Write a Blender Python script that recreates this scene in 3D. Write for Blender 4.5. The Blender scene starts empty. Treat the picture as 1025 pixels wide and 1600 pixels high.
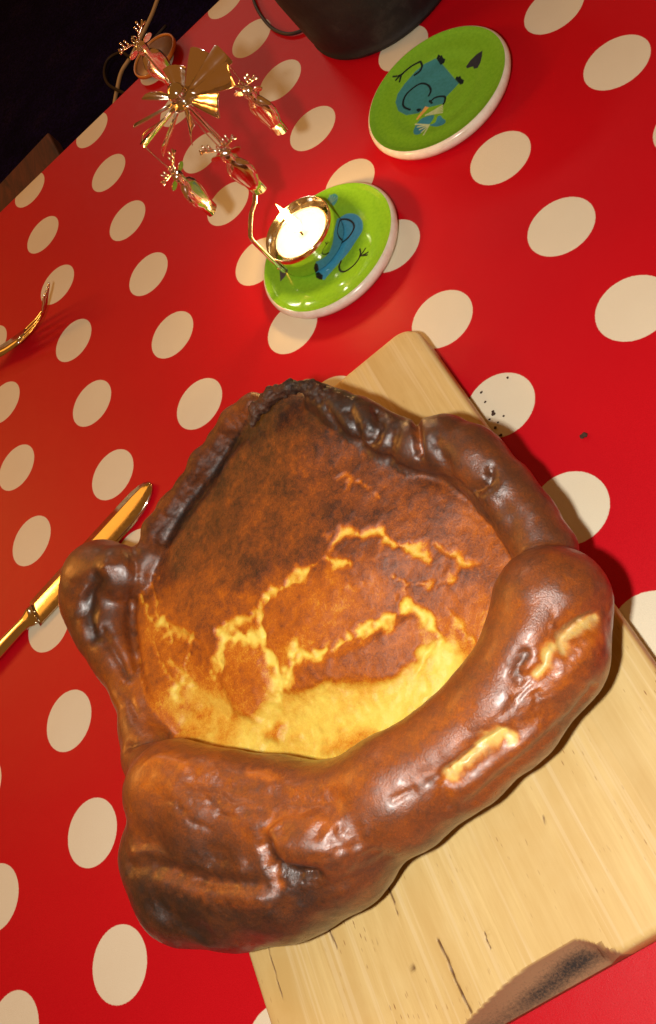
import bpy, bmesh, math, random
import numpy as np
from mathutils import Vector, Matrix
from mathutils.bvhtree import BVHTree

random.seed(7); rng = np.random.default_rng(7)
scene = bpy.context.scene
col = scene.collection
U = 0.08                       # metres in one unit of the tablecloth's dot lattice; all numbers below are in such units

# ------------------------------------------------------------------ camera
CAM = np.array([3.31948, -9.08211, 4.93187])
RIGHT = np.array([0.77571, -0.34414, -0.52900])
DOWN = np.array([-0.57266, -0.73609, -0.36088])
FWD = np.array([-0.26520, 0.58287, -0.76807])
FPX = 1436.575
cam = bpy.data.cameras.new('camera'); camo = bpy.data.objects.new('camera', cam); col.objects.link(camo)
cam.sensor_fit = 'VERTICAL'; cam.sensor_height = 36.0; cam.lens = 36.0 * FPX / 1600.0
cam.clip_start = 0.02; cam.clip_end = 30
M = Matrix(((RIGHT[0], -DOWN[0], -FWD[0], 0), (RIGHT[1], -DOWN[1], -FWD[1], 0), (RIGHT[2], -DOWN[2], -FWD[2], 0), (0, 0, 0, 1)))
M.translation = Vector(CAM * U)
camo.matrix_world = M
scene.camera = camo

def at(px, py, z=0.0):
    """point where the sight line through a pixel of the photograph meets the level z"""
    d = RIGHT * (px - 512.5) / FPX + DOWN * (py - 800) / FPX + FWD
    return CAM + d * ((z - CAM[2]) / d[2])
def at_iter(px, py, zf):
    z = 0.5
    for _ in range(6):
        p = at(px, py, z); z = zf(p[0], p[1])
    return at(px, py, z)
def ray(px, py):
    d = RIGHT * (px - 512.5) / FPX + DOWN * (py - 800) / FPX + FWD
    return d / np.linalg.norm(d)

# ------------------------------------------------------------------ world, lamps, exposure
w = bpy.data.worlds.new('World'); scene.world = w; w.use_nodes = True
bg = w.node_tree.nodes['Background']
bg.inputs['Color'].default_value = (1.0, 0.36, 0.06, 1); bg.inputs['Strength'].default_value = 0.22
def lamp(name, kind, loc, power, colour, size):
    l = bpy.data.lights.new(name, kind); o = bpy.data.objects.new(name, l); col.objects.link(o)
    l.energy = power; l.color = colour
    l.shadow_soft_size = size
    o.location = Vector(loc) * U
    return o
flash = lamp('flash', 'POINT', CAM - RIGHT * 0.85 + DOWN * 0.1, 8.8, (1.0, 0.95, 0.87), 0.011)
strip = bpy.data.lights.new('strip_lamp', 'AREA'); strip.energy = 4.0; strip.color = (1.0, 0.86, 0.68); strip.shape = 'RECTANGLE'; strip.size = .46; strip.size_y = .07
stripo = bpy.data.objects.new('strip_lamp', strip); col.objects.link(stripo); stripo.location = Vector((2.2, 24.5, 15.2)) * U
stripo.rotation_euler = (Vector((3.0, -3.0, 0)) - Vector((2.2, 24.5, 15.2))).to_track_quat('-Z', 'Y').to_euler()
room = lamp('room_lamp', 'POINT', (-14.0, 9.0, 11.0), 24, (1.0, 0.40, 0.08), 0.18)
glow = bpy.data.lights.new('ceiling_bounce_fill', 'AREA'); glow.energy = 5.0; glow.color = (1.0, 0.38, 0.05); glow.shape = 'SQUARE'; glow.size = 1.05  # added area lamp standing in for warm ceiling bounce, mirrored in the metal
glowo = bpy.data.objects.new('ceiling_bounce_fill', glow); col.objects.link(glowo); glowo.location = Vector((-14.0, 13.0, 15.0)) * U
glowo.rotation_euler = (Vector((1.0, -5.0, 0)) - Vector((-14.0, 13.0, 15.0))).to_track_quat('-Z', 'Y').to_euler()
scene.view_settings.view_transform = 'Standard'; scene.view_settings.look = 'None'
scene.view_settings.exposure = 0; scene.view_settings.gamma = 1
scene.render.engine = 'CYCLES'

# ------------------------------------------------------------------ helpers
def tag(o, label=None, cat=None, group=None, kind=None):
    if label: o['label'] = label
    if cat: o['category'] = cat
    if group: o['group'] = group
    if kind: o['kind'] = kind
    return o
def empty(name, loc):
    o = bpy.data.objects.new(name, None); o.empty_display_size = 0.01
    o.location = Vector(loc) * U; col.objects.link(o); return o
def link(name, me, mat, parent=None):
    o = bpy.data.objects.new(name, me); col.objects.link(o)
    if mat is not None: me.materials.append(mat)
    if parent is not None:
        o.parent = parent
        o.matrix_parent_inverse = Matrix.Translation(-parent.location) if parent.parent is None else \
            Matrix.Translation(-(parent.location))
    return o
def mesh(name, V, F, smooth=True):
    me = bpy.data.meshes.new(name)
    me.from_pydata([tuple(v) for v in np.asarray(V) * U], [], [tuple(int(i) for i in f) for f in F])
    if smooth: me.polygons.foreach_set('use_smooth', [True] * len(me.polygons))
    me.update(); return me
def big_mesh(name, V, Q):
    me = bpy.data.meshes.new(name)
    n, m = len(V), len(Q)
    me.vertices.add(n); me.vertices.foreach_set('co', (np.asarray(V) * U).astype(np.float32).ravel())
    me.loops.add(4 * m); me.loops.foreach_set('vertex_index', np.asarray(Q).astype(np.int32).ravel())
    me.polygons.add(m); me.polygons.foreach_set('loop_start', np.arange(m, dtype=np.int32) * 4)
    me.polygons.foreach_set('use_smooth', np.ones(m, bool))
    me.update(calc_edges=True); me.validate(); return me
def vcol(me, name, C):
    a = me.color_attributes.new(name, 'FLOAT_COLOR', 'POINT')
    c = np.ones((len(C), 4), np.float32); c[:, :C.shape[1]] = C
    a.data.foreach_set('color', c.ravel())
def lathe(prof, n=64, cx=0, cy=0):
    V, F = [], []
    k = len(prof)
    for i in range(n):
        a = 2 * math.pi * i / n
        for r, z in prof: V.append((cx + r * math.cos(a), cy + r * math.sin(a), z))
    for i in range(n):
        j = (i + 1) % n
        for q in range(k - 1): F.append((i * k + q, j * k + q, j * k + q + 1, i * k + q + 1))
    return V, F
def tube(pts, r, n=10, cap=True):
    P = [Vector(p) for p in pts]; k = len(P)
    rs = r if hasattr(r, '__len__') else [r] * k
    V, F = [], []
    up = Vector((0.3, 0.2, 1)).normalized(); nrm = None
    for i in range(k):
        t = (P[min(i + 1, k - 1)] - P[max(i - 1, 0)]).normalized()
        if nrm is None: nrm = t.cross(up).normalized() if abs(t.dot(up)) < 0.95 else t.cross(Vector((1, 0, 0))).normalized()
        nrm = (nrm - t * nrm.dot(t)).normalized(); b = t.cross(nrm)
        for j in range(n):
            a = 2 * math.pi * j / n
            V.append(tuple(P[i] + (nrm * math.cos(a) + b * math.sin(a)) * rs[i]))
    for i in range(k - 1):
        for j in range(n):
            F.append((i * n + j, i * n + (j + 1) % n, (i + 1) * n + (j + 1) % n, (i + 1) * n + j))
    if cap:
        F.append(tuple(range(n - 1, -1, -1))); F.append(tuple((k - 1) * n + j for j in range(n)))
    return V, F
def smooth_path(pts, per=8):
    P = [np.array(p, float) for p in pts]; out = []
    for i in range(len(P) - 1):
        p0 = P[max(i - 1, 0)]; p1 = P[i]; p2 = P[i + 1]; p3 = P[min(i + 2, len(P) - 1)]
        for s in range(per):
            t = s / per
            out.append(0.5 * ((2 * p1) + (-p0 + p2) * t + (2 * p0 - 5 * p1 + 4 * p2 - p3) * t * t + (-p0 + 3 * p1 - 3 * p2 + p3) * t ** 3))
    out.append(P[-1]); return out
def merge(*parts):
    V, F = [], []
    for v, f in parts:
        o = len(V); V += list(v); F += [tuple(i + o for i in q) for q in f]
    return V, F
# value noise, vectorised
def _h(i, j, k, s):
    n = (i.astype(np.int64) * 374761393 + j.astype(np.int64) * 668265263 + k.astype(np.int64) * 2147483647 + s * 974711) & 0xffffffff
    n = ((n ^ (n >> 13)) * 1274126177) & 0xffffffff
    n = ((n ^ (n >> 16)) * 2246822519) & 0xffffffff
    return ((n ^ (n >> 15)) & 0xffff) / 65535.0
def vnoise(P, scale, seed=0):
    q = P * scale; f = np.floor(q); t = q - f; f = f.astype(np.int64); t = t * t * (3 - 2 * t)
    r = 0
    for dx in (0, 1):
        for dy in (0, 1):
            for dz in (0, 1):
                wgt = (t[:, 0] if dx else 1 - t[:, 0]) * (t[:, 1] if dy else 1 - t[:, 1]) * (t[:, 2] if dz else 1 - t[:, 2])
                r = r + wgt * _h(f[:, 0] + dx, f[:, 1] + dy, f[:, 2] + dz, seed)
    return r
def fbm(P, scale, seed=0, octv=4, gain=0.5):
    r = 0; a = 1; tot = 0
    for o in range(octv):
        r = r + a * vnoise(P, scale * 2 ** o, seed + o * 17); tot += a; a *= gain
    return r / tot * 2 - 1
def pdist(P, L):
    """distance from points to a polyline, any dimension"""
    best = np.full(len(P), 9e9)
    for a, b in zip(L[:-1], L[1:]):
        a = np.asarray(a, float); b = np.asarray(b, float); ab = b - a; L2 = ab @ ab + 1e-12
        t = np.clip(((P - a) @ ab) / L2, 0, 1)
        best = np.minimum(best, np.linalg.norm(P - a - t[:, None] * ab, axis=1))
    return best
def poly_sdf(P, poly):
    poly = np.asarray(poly, float); inside = np.zeros(len(P), bool); n = len(poly)
    d = pdist(P, list(poly) + [poly[0]])
    for i in range(n):
        a = poly[i]; b = poly[(i + 1) % n]
        c = ((a[1] > P[:, 1]) != (b[1] > P[:, 1]))
        with np.errstate(divide='ignore', invalid='ignore'):
            x = (b[0] - a[0]) * (P[:, 1] - a[1]) / (b[1] - a[1]) + a[0]
        inside ^= c & (P[:, 0] < x)
    return np.where(inside, -d, d)
def sstep(a, b, x):
    t = np.clip((x - a) / (b - a), 0, 1); return t * t * (3 - 2 * t)

# ------------------------------------------------------------------ materials
def mat(name, colour=(.5, .5, .5), rough=.5, metal=0, **kw):
    m = bpy.data.materials.new(name); m.use_nodes = True
    b = m.node_tree.nodes['Principled BSDF']
    b.inputs['Base Color'].default_value = (*colour, 1); b.inputs['Roughness'].default_value = rough
    b.inputs['Metallic'].default_value = metal
    for k, v in kw.items(): b.inputs[k].default_value = v
    return m
class NT:
    def __init__(s, m): s.t = m.node_tree; s.N = s.t.nodes; s.b = s.N['Principled BSDF']
    def n(s, typ, **kw):
        x = s.N.new(typ)
        for k, v in kw.items(): setattr(x, k, v)
        return x
    def l(s, a, b): s.t.links.new(a, b)
    def math(s, op, a, b=None, c=None, clamp=False):
        x = s.n('ShaderNodeMath', operation=op, use_clamp=clamp)
        for i, v in enumerate((a, b, c)):
            if v is None: continue
            if isinstance(v, (int, float)): x.inputs[i].default_value = v
            else: s.l(v, x.inputs[i])
        return x.outputs[0]
    def noise(s, vec, scale, detail=4, rough=.55, dist=0):
        x = s.n('ShaderNodeTexNoise'); x.inputs['Scale'].default_value = scale; x.inputs['Detail'].default_value = detail
        x.inputs['Roughness'].default_value = rough; x.inputs['Distortion'].default_value = dist
        if vec is not None: s.l(vec, x.inputs['Vector'])
        return x.outputs['Fac']
    def mix(s, f, a, b, blend='MIX'):
        x = s.n('ShaderNodeMix', data_type='RGBA', blend_type=blend)
        for i, v in ((0, f), (6, a), (7, b)):
            if isinstance(v, (int, float)): x.inputs[i].default_value = v
            elif isinstance(v, tuple): x.inputs[i].default_value = (*v, 1)
            else: s.l(v, x.inputs[i])
        return x.outputs[2]
    def ramp(s, f, stops):
        x = s.n('ShaderNodeValToRGB'); e = x.color_ramp.elements
        while len(e) < len(stops): e.new(.5)
        for k, (p, c) in zip(e, stops): k.position = p; k.color = (*c, 1) if len(c) == 3 else c
        s.l(f, x.inputs[0]); return x.outputs['Color']
    def mapr(s, f, a, b, c=0., d=1.):
        x = s.n('ShaderNodeMapRange'); s.l(f, x.inputs[0])
        for i, v in enumerate((a, b, c, d)): x.inputs[i + 1].default_value = v
        return x.outputs[0]
    def obj(s): return s.n('ShaderNodeTexCoord').outputs['Object']
    def mapping(s, v, scale=(1, 1, 1), rot=(0, 0, 0), loc=(0, 0, 0)):
        x = s.n('ShaderNodeMapping'); s.l(v, x.inputs[0]); x.inputs['Scale'].default_value = scale
        x.inputs['Rotation'].default_value = rot; x.inputs['Location'].default_value = loc; return x.outputs[0]
    def bump(s, h, strength=.2, dist=.001):
        x = s.n('ShaderNodeBump'); x.inputs['Strength'].default_value = strength; x.inputs['Distance'].default_value = dist
        s.l(h, x.inputs['Height']); s.l(x.outputs[0], s.b.inputs['Normal']); return x

# tablecloth: red with a lattice of cream dots
m_cloth = mat('red_dotted_oilcloth', rough=.42); t = NT(m_cloth)
uvn = t.n('ShaderNodeAttribute', attribute_name='flat'); sep = t.n('ShaderNodeSeparateXYZ'); t.l(uvn.outputs['Vector'], sep.inputs[0])
def cell(o, period):
    a = t.math('DIVIDE', o, period); fr = t.math('SUBTRACT', a, t.math('ROUND', a)); return t.math('MULTIPLY', fr, period)
cx = cell(sep.outputs[0], 1.0); cy = cell(sep.outputs[1], 0.91197)
dd = t.math('SQRT', t.math('ADD', t.math('MULTIPLY', cx, cx), t.math('MULTIPLY', cy, cy)))
oc = t.obj()
wob = t.noise(oc, 900, 2); edge = t.math('ADD', dd, t.math('MULTIPLY', t.math('SUBTRACT', wob, .5), .006))
dot = t.mapr(edge, .2335, .2395, 1, 0)
grain = t.noise(oc, 2200, 3, .7); big = t.noise(oc, 14, 4)
red = t.mix(t.mapr(grain, .3, .7), (.46, .002, .008), (.60, .004, .013))
red = t.mix(t.mapr(big, .3, .7), red, t.mix(.12, red, (.35, .0, .01)))
cream = t.mix(t.mapr(grain, .3, .7), (.70, .65, .48), (.78, .73, .57))
cream = t.mix(t.mapr(big, .35, .75), cream, (.70, .64, .48))
t.l(t.mix(dot, red, cream), t.b.inputs['Base Color'])
t.l(t.mapr(grain, .2, .8, .36, .5), t.b.inputs['Roughness'])
mp = t.mapping(uvn.outputs['Vector'], (110, 110, 110)); ch = t.n('ShaderNodeTexNoise'); ch.inputs['Scale'].default_value = 1.0; t.l(mp, ch.inputs['Vector'])
t.bump(t.math('ADD', t.math('MULTIPLY', ch.outputs['Fac'], .8), t.math('ADD', t.math('MULTIPLY', big, 9.0), grain)), .22, .0006)
t.b.inputs['Specular IOR Level'].default_value = .18

m_floor = mat('dark_carpet', rough=.95); t = NT(m_floor); oc = t.obj()
n1 = t.noise(oc, 9, 6, .7); n2 = t.noise(oc, 160, 3)
t.l(t.mix(t.mapr(n2, .35, .7), t.ramp(n1, [(.3, (.004, .003, .03)), (.55, (.010, .007, .07)), (.75, (.02, .012, .06))]), (.003, .002, .006)), t.b.inputs['Base Color'])
t.bump(n2, .6, .004); t.b.inputs['Specular IOR Level'].default_value = .04

m_table = mat('plain_wood', (.22, .11, .05), .5)

# board wood; attribute 'burn' marks the sooty finger scoop
def wood(name, tone, shift):
    m = mat(name, rough=.48); t = NT(m); oc = t.obj()
    v = t.mapping(oc, (1, .07, 1), loc=(shift, shift * .3, 0))
    g1 = t.noise(v, 420, 6, .7, .3); g2 = t.noise(t.mapping(oc, (1, .12, 1), loc=(shift * 2, 0, 0)), 34, 4, .5, 1.2); g3 = t.noise(oc, 26, 4)
    c = t.mix(t.mapr(g1, .34, .64), (.60 * tone, .42 * tone, .16 * tone), (.675 * tone, .50 * tone, .21 * tone))
    c = t.mix(t.mapr(g2, .42, .72), c, (.565 * tone, .38 * tone, .135 * tone))
    c = t.mix(t.math('MULTIPLY', t.mapr(g3, .5, .75), .45), c, (.69 * tone, .54 * tone, .26 * tone))
    # short dark pore flecks running along the grain
    fl = t.n('ShaderNodeTexVoronoi', feature='F1'); fl.inputs['Scale'].default_value = 620
    t.l(t.mapping(oc, (1, .22, 1), loc=(shift, 0, 0)), fl.inputs['Vector'])
    rare = t.noise(t.mapping(oc, (1, .5, 1), loc=(shift, 3, 0)), 42, 2)
    fm = t.math('MULTIPLY', t.mapr(fl.outputs['Distance'], .10, .2, 1, 0), t.mapr(rare, .48, .66))
    c = t.mix(t.math('MULTIPLY', fm, .8), c, (.24, .095, .028))
    # knife scratches, paler
    for ang, sc, sd in ((.7, 300, 1.3), (-.5, 240, 4.1), (1.3, 340, 7.7), (.35, 420, 2.2), (-.9, 380, 5.9)):
        s = t.noise(t.mapping(oc, (1, .012, 1), rot=(0, 0, ang), loc=(sd, sd, 0)), sc, 1)
        c = t.mix(t.math('MULTIPLY', t.mapr(s, .66, .71), .4), c, (.70, .55, .30))
    bt = t.n('ShaderNodeAttribute', attribute_name='burn')
    sb = t.n('ShaderNodeSeparateColor'); t.l(bt.outputs['Color'], sb.inputs[0])
    sp = t.noise(oc, 900, 4, .8); blot = t.noise(oc, 60, 3)
    burnc = t.mix(t.mapr(t.math('ADD', t.math('MULTIPLY', sp, .7), t.math('MULTIPLY', sb.outputs[1], .42)), .42, .78), (.31, .175, .095), (.035, .032, .03))
    c = t.mix(sb.outputs[0], c, burnc)
    c = t.mix(sb.outputs[2], c, (.09, .03, .012))
    t.l(c, t.b.inputs['Base Color'])
    t.l(t.mapr(g1, .2, .8, .42, .6), t.b.inputs['Roughness'])
    t.bump(t.math('ADD', g1, t.math('MULTIPLY', fm, -1.0)), .12, .0004)
    t.b.inputs['Specular IOR Level'].default_value = .3
    return m

def pudding_mat(name, wet):
    m = mat(name, rough=.4); t = NT(m); oc = t.obj()
    a = t.n('ShaderNodeAttribute', attribute_name='bake'); w = t.n('ShaderNodeAttribute', attribute_name='wet')
    sw = t.n('ShaderNodeSeparateColor'); t.l(w.outputs['Color'], sw.inputs[0])
    n1 = t.noise(oc, 330, 6, .75); n2 = t.noise(oc, 1150, 3, .75); n3 = t.noise(oc, 75, 5, .65); n4 = t.noise(oc, 2300, 2, .6)
    sa = t.n('ShaderNodeSeparateColor'); t.l(a.outputs['Color'], sa.inputs[0])
    amp = t.mapr(sa.outputs[0], .0, .45, .35, .84)                    # pale batter is evener than the crust
    amp = t.math('MULTIPLY', amp, t.mapr(sa.outputs[2], 0, 1, 1.0, .74))
    def part(n, k): return t.math('MULTIPLY', t.math('SUBTRACT', n, .5), k)
    add = t.math('ADD', t.math('ADD', part(n1, .50), part(n2, .46)), t.math('ADD', part(n3, .34), part(n4, .20)))
    bk = t.math('ADD', sa.outputs[0], t.math('MULTIPLY', add, amp), clamp=True)
    c = t.ramp(bk, [(0, (.84, .69, .14)), (.10, (.80, .61, .10)), (.22, (.73, .46, .065)), (.34, (.65, .31, .028)), (.46, (.52, .14, .007)), (.57, (.385, .098, .009)), (.68, (.235, .060, .012)), (.80, (.115, .034, .012)), (.91, (.045, .017, .010)), (1.0, (.014, .009, .008))])
    c = t.mix(t.math('MULTIPLY', sa.outputs[1], t.mapr(n2, .45, .6)), c, (.17, .125, .09))
    c = t.mix(t.math('MULTIPLY', sw.outputs[2], t.mapr(n1, .35, .6, .35, .9)), c, (.60, .46, .19))
    t.l(c, t.b.inputs['Base Color'])
    r0 = t.math('ADD', t.mapr(n1, .3, .7, .26, .42), t.mapr(n3, .35, .7, -.04, .12))
    x = t.n('ShaderNodeMix', data_type='FLOAT'); t.l(sw.outputs[0], x.inputs[0]); t.l(r0, x.inputs[2]); x.inputs[3].default_value = .16
    y = t.n('ShaderNodeMix', data_type='FLOAT'); t.l(sw.outputs[1], y.inputs[0]); t.l(x.outputs[0], y.inputs[2]); y.inputs[3].default_value = .52
    t.l(y.outputs[0], t.b.inputs['Roughness'])
    t.b.inputs['Subsurface Weight'].default_value = .12; t.b.inputs['Subsurface Radius'].default_value = (.006, .0025, .0008)
    t.b.inputs['Subsurface Scale'].default_value = .35
    t.bump(t.math('ADD', t.math('ADD', t.math('MULTIPLY', n1, .8), t.math('MULTIPLY', n2, .95)), t.math('MULTIPLY', n3, .8)), .27, .0012)
    t.l(t.mapr(sw.outputs[1], 0, .45, .38, 0), t.b.inputs['Coat Weight']); t.b.inputs['Coat Roughness'].default_value = .28
    t.l(t.mapr(sw.outputs[1], 0, .6, .88, .34), t.b.inputs['Specular IOR Level'])
    return m

m_glaze_white = mat('white_ceramic', (.78, .72, .62), .22)
t = NT(m_glaze_white); t.l(t.mix(t.mapr(t.noise(t.obj(), 180, 4), .4, .7), (.80, .74, .64), (.70, .62, .50)), t.b.inputs['Base Color'])
m_print = mat('printed_glaze', rough=.10); t = NT(m_print); oc = t.obj()
a = t.n('ShaderNodeAttribute', attribute_name='print')
t.l(t.mix(t.mapr(t.noise(oc, 500, 3), .35, .7), a.outputs['Color'], t.mix(1.0, a.outputs['Color'], (.82, .88, .8), 'MULTIPLY')), t.b.inputs['Base Color'])
t.b.inputs['Coat Weight'].default_value = .3; t.b.inputs['Coat Roughness'].default_value = .05
t.bump(t.noise(oc, 95, 3, .6), .10, .0012)

def metal(name, colour, rough, sc=300):
    m = mat(name, colour, rough, 1.0); t = NT(m); n = t.noise(t.obj(), sc, 3)
    t.l(t.mapr(n, .3, .7, rough * .6, rough * 1.5), t.b.inputs['Roughness']); return m
m_chrome = metal('polished_chrome', (.80, .76, .70), .09)
m_steel = metal('stainless_steel', (.72, .66, .52), .13)
m_figure = metal('bright_plated_sheet', (.92, .80, .74), .13, 160)
m_cup = metal('polished_cup_metal', (.82, .78, .66), .10)
m_black_cord = mat('black_cord', (.012, .010, .016), .5)
m_pale_cord = mat('pale_cable', (.62, .52, .36), .5)
m_wick = mat('burnt_wick', (.02, .015, .01), .9)
m_wax = mat('white_wax', (.92, .88, .78), .35); m_wax.node_tree.nodes['Principled BSDF'].inputs['Subsurface Weight'].default_value = .6
m_wax.node_tree.nodes['Principled BSDF'].inputs['Subsurface Radius'].default_value = (.02, .012, .006)
m_wax.node_tree.nodes['Principled BSDF'].inputs['Subsurface Scale'].default_value = .5
m_tin = metal('tealight_tin', (.85, .80, .7), .2)
m_flame = mat('candle_flame', (1, .6, .2), 1); b = m_flame.node_tree.nodes['Principled BSDF']
b.inputs['Emission Color'].default_value = (1, .62, .22, 1); b.inputs['Emission Strength'].default_value = 22
m_pot = mat('dark_cast_metal', rough=.6, metal=.25); t = NT(m_pot); oc = t.obj()
n = t.noise(oc, 45, 6, .7); t.l(t.ramp(n, [(.3, (.004, .004, .006)), (.55, (.010, .010, .012)), (.72, (.032, .03, .03))]), t.b.inputs['Base Color']); t.bump(t.noise(oc, 220, 4), .3, .001)
m_crumb = mat('burnt_crumb', (.045, .02, .01), .8)
m_chair = mat('dark_stained_wood', rough=.6); t = NT(m_chair)
t.l(t.ramp(t.noise(t.mapping(t.obj(), (1, .15, 1)), 60, 5, .7, .8), [(.3, (.022, .006, .004)), (.7, (.11, .026, .010))]), t.b.inputs['Base Color'])
m_cork = mat('brown_lacquer', rough=.4); t = NT(m_cork)
t.l(t.ramp(t.noise(t.obj(), 120, 5, .7), [(.3, (.20, .105, .06)), (.7, (.30, .18, .11))]), t.b.inputs['Base Color'])
m_rimgold = mat('orange_lacquer', (.55, .20, .03), .35)

# ------------------------------------------------------------------ setting: floor, table, cloth
EDGE = 1.0                                   # far edge of the table
FLOOR = -9.4
def grid(x0, x1, y0, y1, nx, ny, zf):
    xs = np.linspace(x0, x1, nx + 1); ys = np.linspace(y0, y1, ny + 1)
    X, Y = np.meshgrid(xs, ys, indexing='ij'); V = np.c_[X.ravel(), Y.ravel(), zf(X.ravel(), Y.ravel())]
    i = np.arange(nx)[:, None] * (ny + 1) + np.arange(ny)[None]; i = i.ravel()
    return V, np.c_[i, i + ny + 1, i + ny + 2, i + 1]
V, Q = grid(-60, 60, -40, 90, 4, 4, lambda x, y: x * 0 + FLOOR)
tag(link('floor', big_mesh('floor', V, Q), m_floor), kind='structure', label='dark carpet floor below the table')

def box(x0, x1, y0, y1, z0, z1, bev=0.0):
    bm = bmesh.new(); bmesh.ops.create_cube(bm, size=1)
    for v in bm.verts: v.co = Vector(((x0 + x1) / 2 + v.co.x * (x1 - x0), (y0 + y1) / 2 + v.co.y * (y1 - y0), (z0 + z1) / 2 + v.co.z * (z1 - z0)))
    if bev: bmesh.ops.bevel(bm, geom=bm.edges[:], offset=bev, segments=3, affect='EDGES', profile=.6)
    bm.verts.index_update()
    V = [tuple(v.co) for v in bm.verts]; F = [tuple(v.index for v in f.verts) for f in bm.faces]; bm.free(); return V, F
TX0, TX1, TY0 = -5.2, 9.2, -13.6
tb = empty('dining_table', (2, -6, FLOOR)); tag(tb, 'wooden dining table hidden under the red spotted tablecloth', 'table')
link('table_top', mesh('table_top', *box(TX0, TX1, TY0, EDGE - .03, -.42, -.03, .04), smooth=False), m_table, tb)
for x, y in ((TX0 + .6, TY0 + .6), (TX1 - .6, TY0 + .6), (TX0 + .6, EDGE - .8), (TX1 - .6, EDGE - .8)):
    link('leg', mesh('leg', *box(x - .3, x + .3, y - .3, y + .3, FLOOR, -.42, .04), smooth=False), m_table, tb)

# one cloth sheet, folded down at all edges of the table; 'flat' keeps the pattern coordinates of the unfolded sheet
DROP = 2.6
def fold(s, lo, hi):
    """unfolded coordinate -> (coordinate on the table, drop)"""
    rad = .06
    over = np.maximum(np.maximum(lo - s, s - hi), 0); q = np.minimum(over / rad, math.pi / 2)
    out = np.sin(q) * rad; drop = (1 - np.cos(q)) * rad + np.maximum(over - rad * math.pi / 2, 0)
    return np.clip(s, lo, hi) + np.sign(np.where(s < lo, -1, np.where(s > hi, 1, 0))) * out, drop
def axis(lo, hi, n):
    e = np.array([0, .01, .025, .04, .055, .07, .0943, .2, .4, .7, 1.0, 1.4, 1.8, 2.2, DROP])
    return np.concatenate([lo - e[::-1], np.linspace(lo, hi, n)[1:-1], hi + e])
xs = axis(TX0, TX1, 74); ys = axis(TY0, EDGE, 74)
X, Y = np.meshgrid(xs, ys, indexing='ij'); X = X.ravel(); Y = Y.ravel()
fx, dx = fold(X, TX0, TX1); fy, dy = fold(Y, TY0, EDGE)
ripple = lambda s, d: .10 * np.clip(d, 0, 3) * (np.sin(s * 2.1) * .6 + np.sin(s * 4.7 + 1) * .25)
fx = fx + np.where(dx > 0, np.sign(X) * np.abs(ripple(Y, dx)), 0); fy = fy + np.where(dy > 0, np.sign(Y + 5) * np.abs(ripple(X, dy)), 0)
Zc = -np.maximum(dx, dy)
flatw = (dx + dy) == 0
P3 = np.c_[X, Y, X * 0]
Zc = Zc + np.where(flatw, fbm(P3, .7, 3, 3) * .004, 0)
ny = len(ys); i = (np.arange(len(xs) - 1)[:, None] * ny + np.arange(ny - 1)[None]).ravel()
me = big_mesh('tablecloth', np.c_[fx, fy, Zc], np.c_[i, i + ny, i + ny + 1, i + 1])
at_ = me.attributes.new('flat', 'FLOAT_VECTOR', 'POINT'); at_.data.foreach_set('vector', np.c_[X, Y, X * 0].astype(np.float32).ravel())
tag(link('tablecloth', me, m_cloth), 'red tablecloth printed with cream polka dots covering the table', 'tablecloth')

# ------------------------------------------------------------------ chopping board of glued strips
BT = .25
bo = np.array([1.50, -6.63]); ba = .030
bx_, by_ = np.array([math.cos(ba), math.sin(ba)]), np.array([-math.sin(ba), math.cos(ba)])
BW, BL = 1.40, 1.965                           # half width, half length
board = empty('chopping_board', (bo[0], bo[1], 0)); tag(board, 'pale wooden chopping board with a sooty finger scoop, under the baked pudding', 'chopping board')
def bloc(px, py, z=BT):
    p = at(px, py, z)[:2] - bo; return np.array([p @ bx_, p @ by_])
crack_lines = [([bloc(684, 1468), bloc(700, 1500), bloc(712, 1533), bloc(736, 1581)], .008), ([bloc(507, 1434), bloc(518, 1462), bloc(527, 1482)], .006),
               ([bloc(757, 1455), bloc(762, 1474), bloc(766, 1482)], .004), ([bloc(928, 1484), bloc(934, 1498)], .005), ([bloc(850, 1278), bloc(852, 1289)], .005),
               ([bloc(418, 1478), bloc(430, 1520), bloc(440, 1555)], .004), ([bloc(600, 1372), bloc(614, 1405), bloc(622, 1430)], .004),
               ([bloc(586, 1465), bloc(592, 1482)], .003), ([bloc(640, 1498), bloc(648, 1515)], .003), ([bloc(560, 1400), bloc(566, 1413)], .003)]
seams = [-BW, -.93, -.44, .03, .50, .985, BW]
RC = .17
def yend(x):                                   # half length at local x, corners rounded
    d = np.maximum(np.abs(x) - (BW - RC), 0); return BL - (RC - np.sqrt(np.maximum(RC * RC - d * d, 0)))
def scoop(x):                                  # width of the finger scoop on the near end
    return .150 * sstep(-.75, .15, x) * (1 - sstep(.34, .56, x)) 
tones = [1.0, .995, 1.0, 1.0, 1.01, .97]
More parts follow.
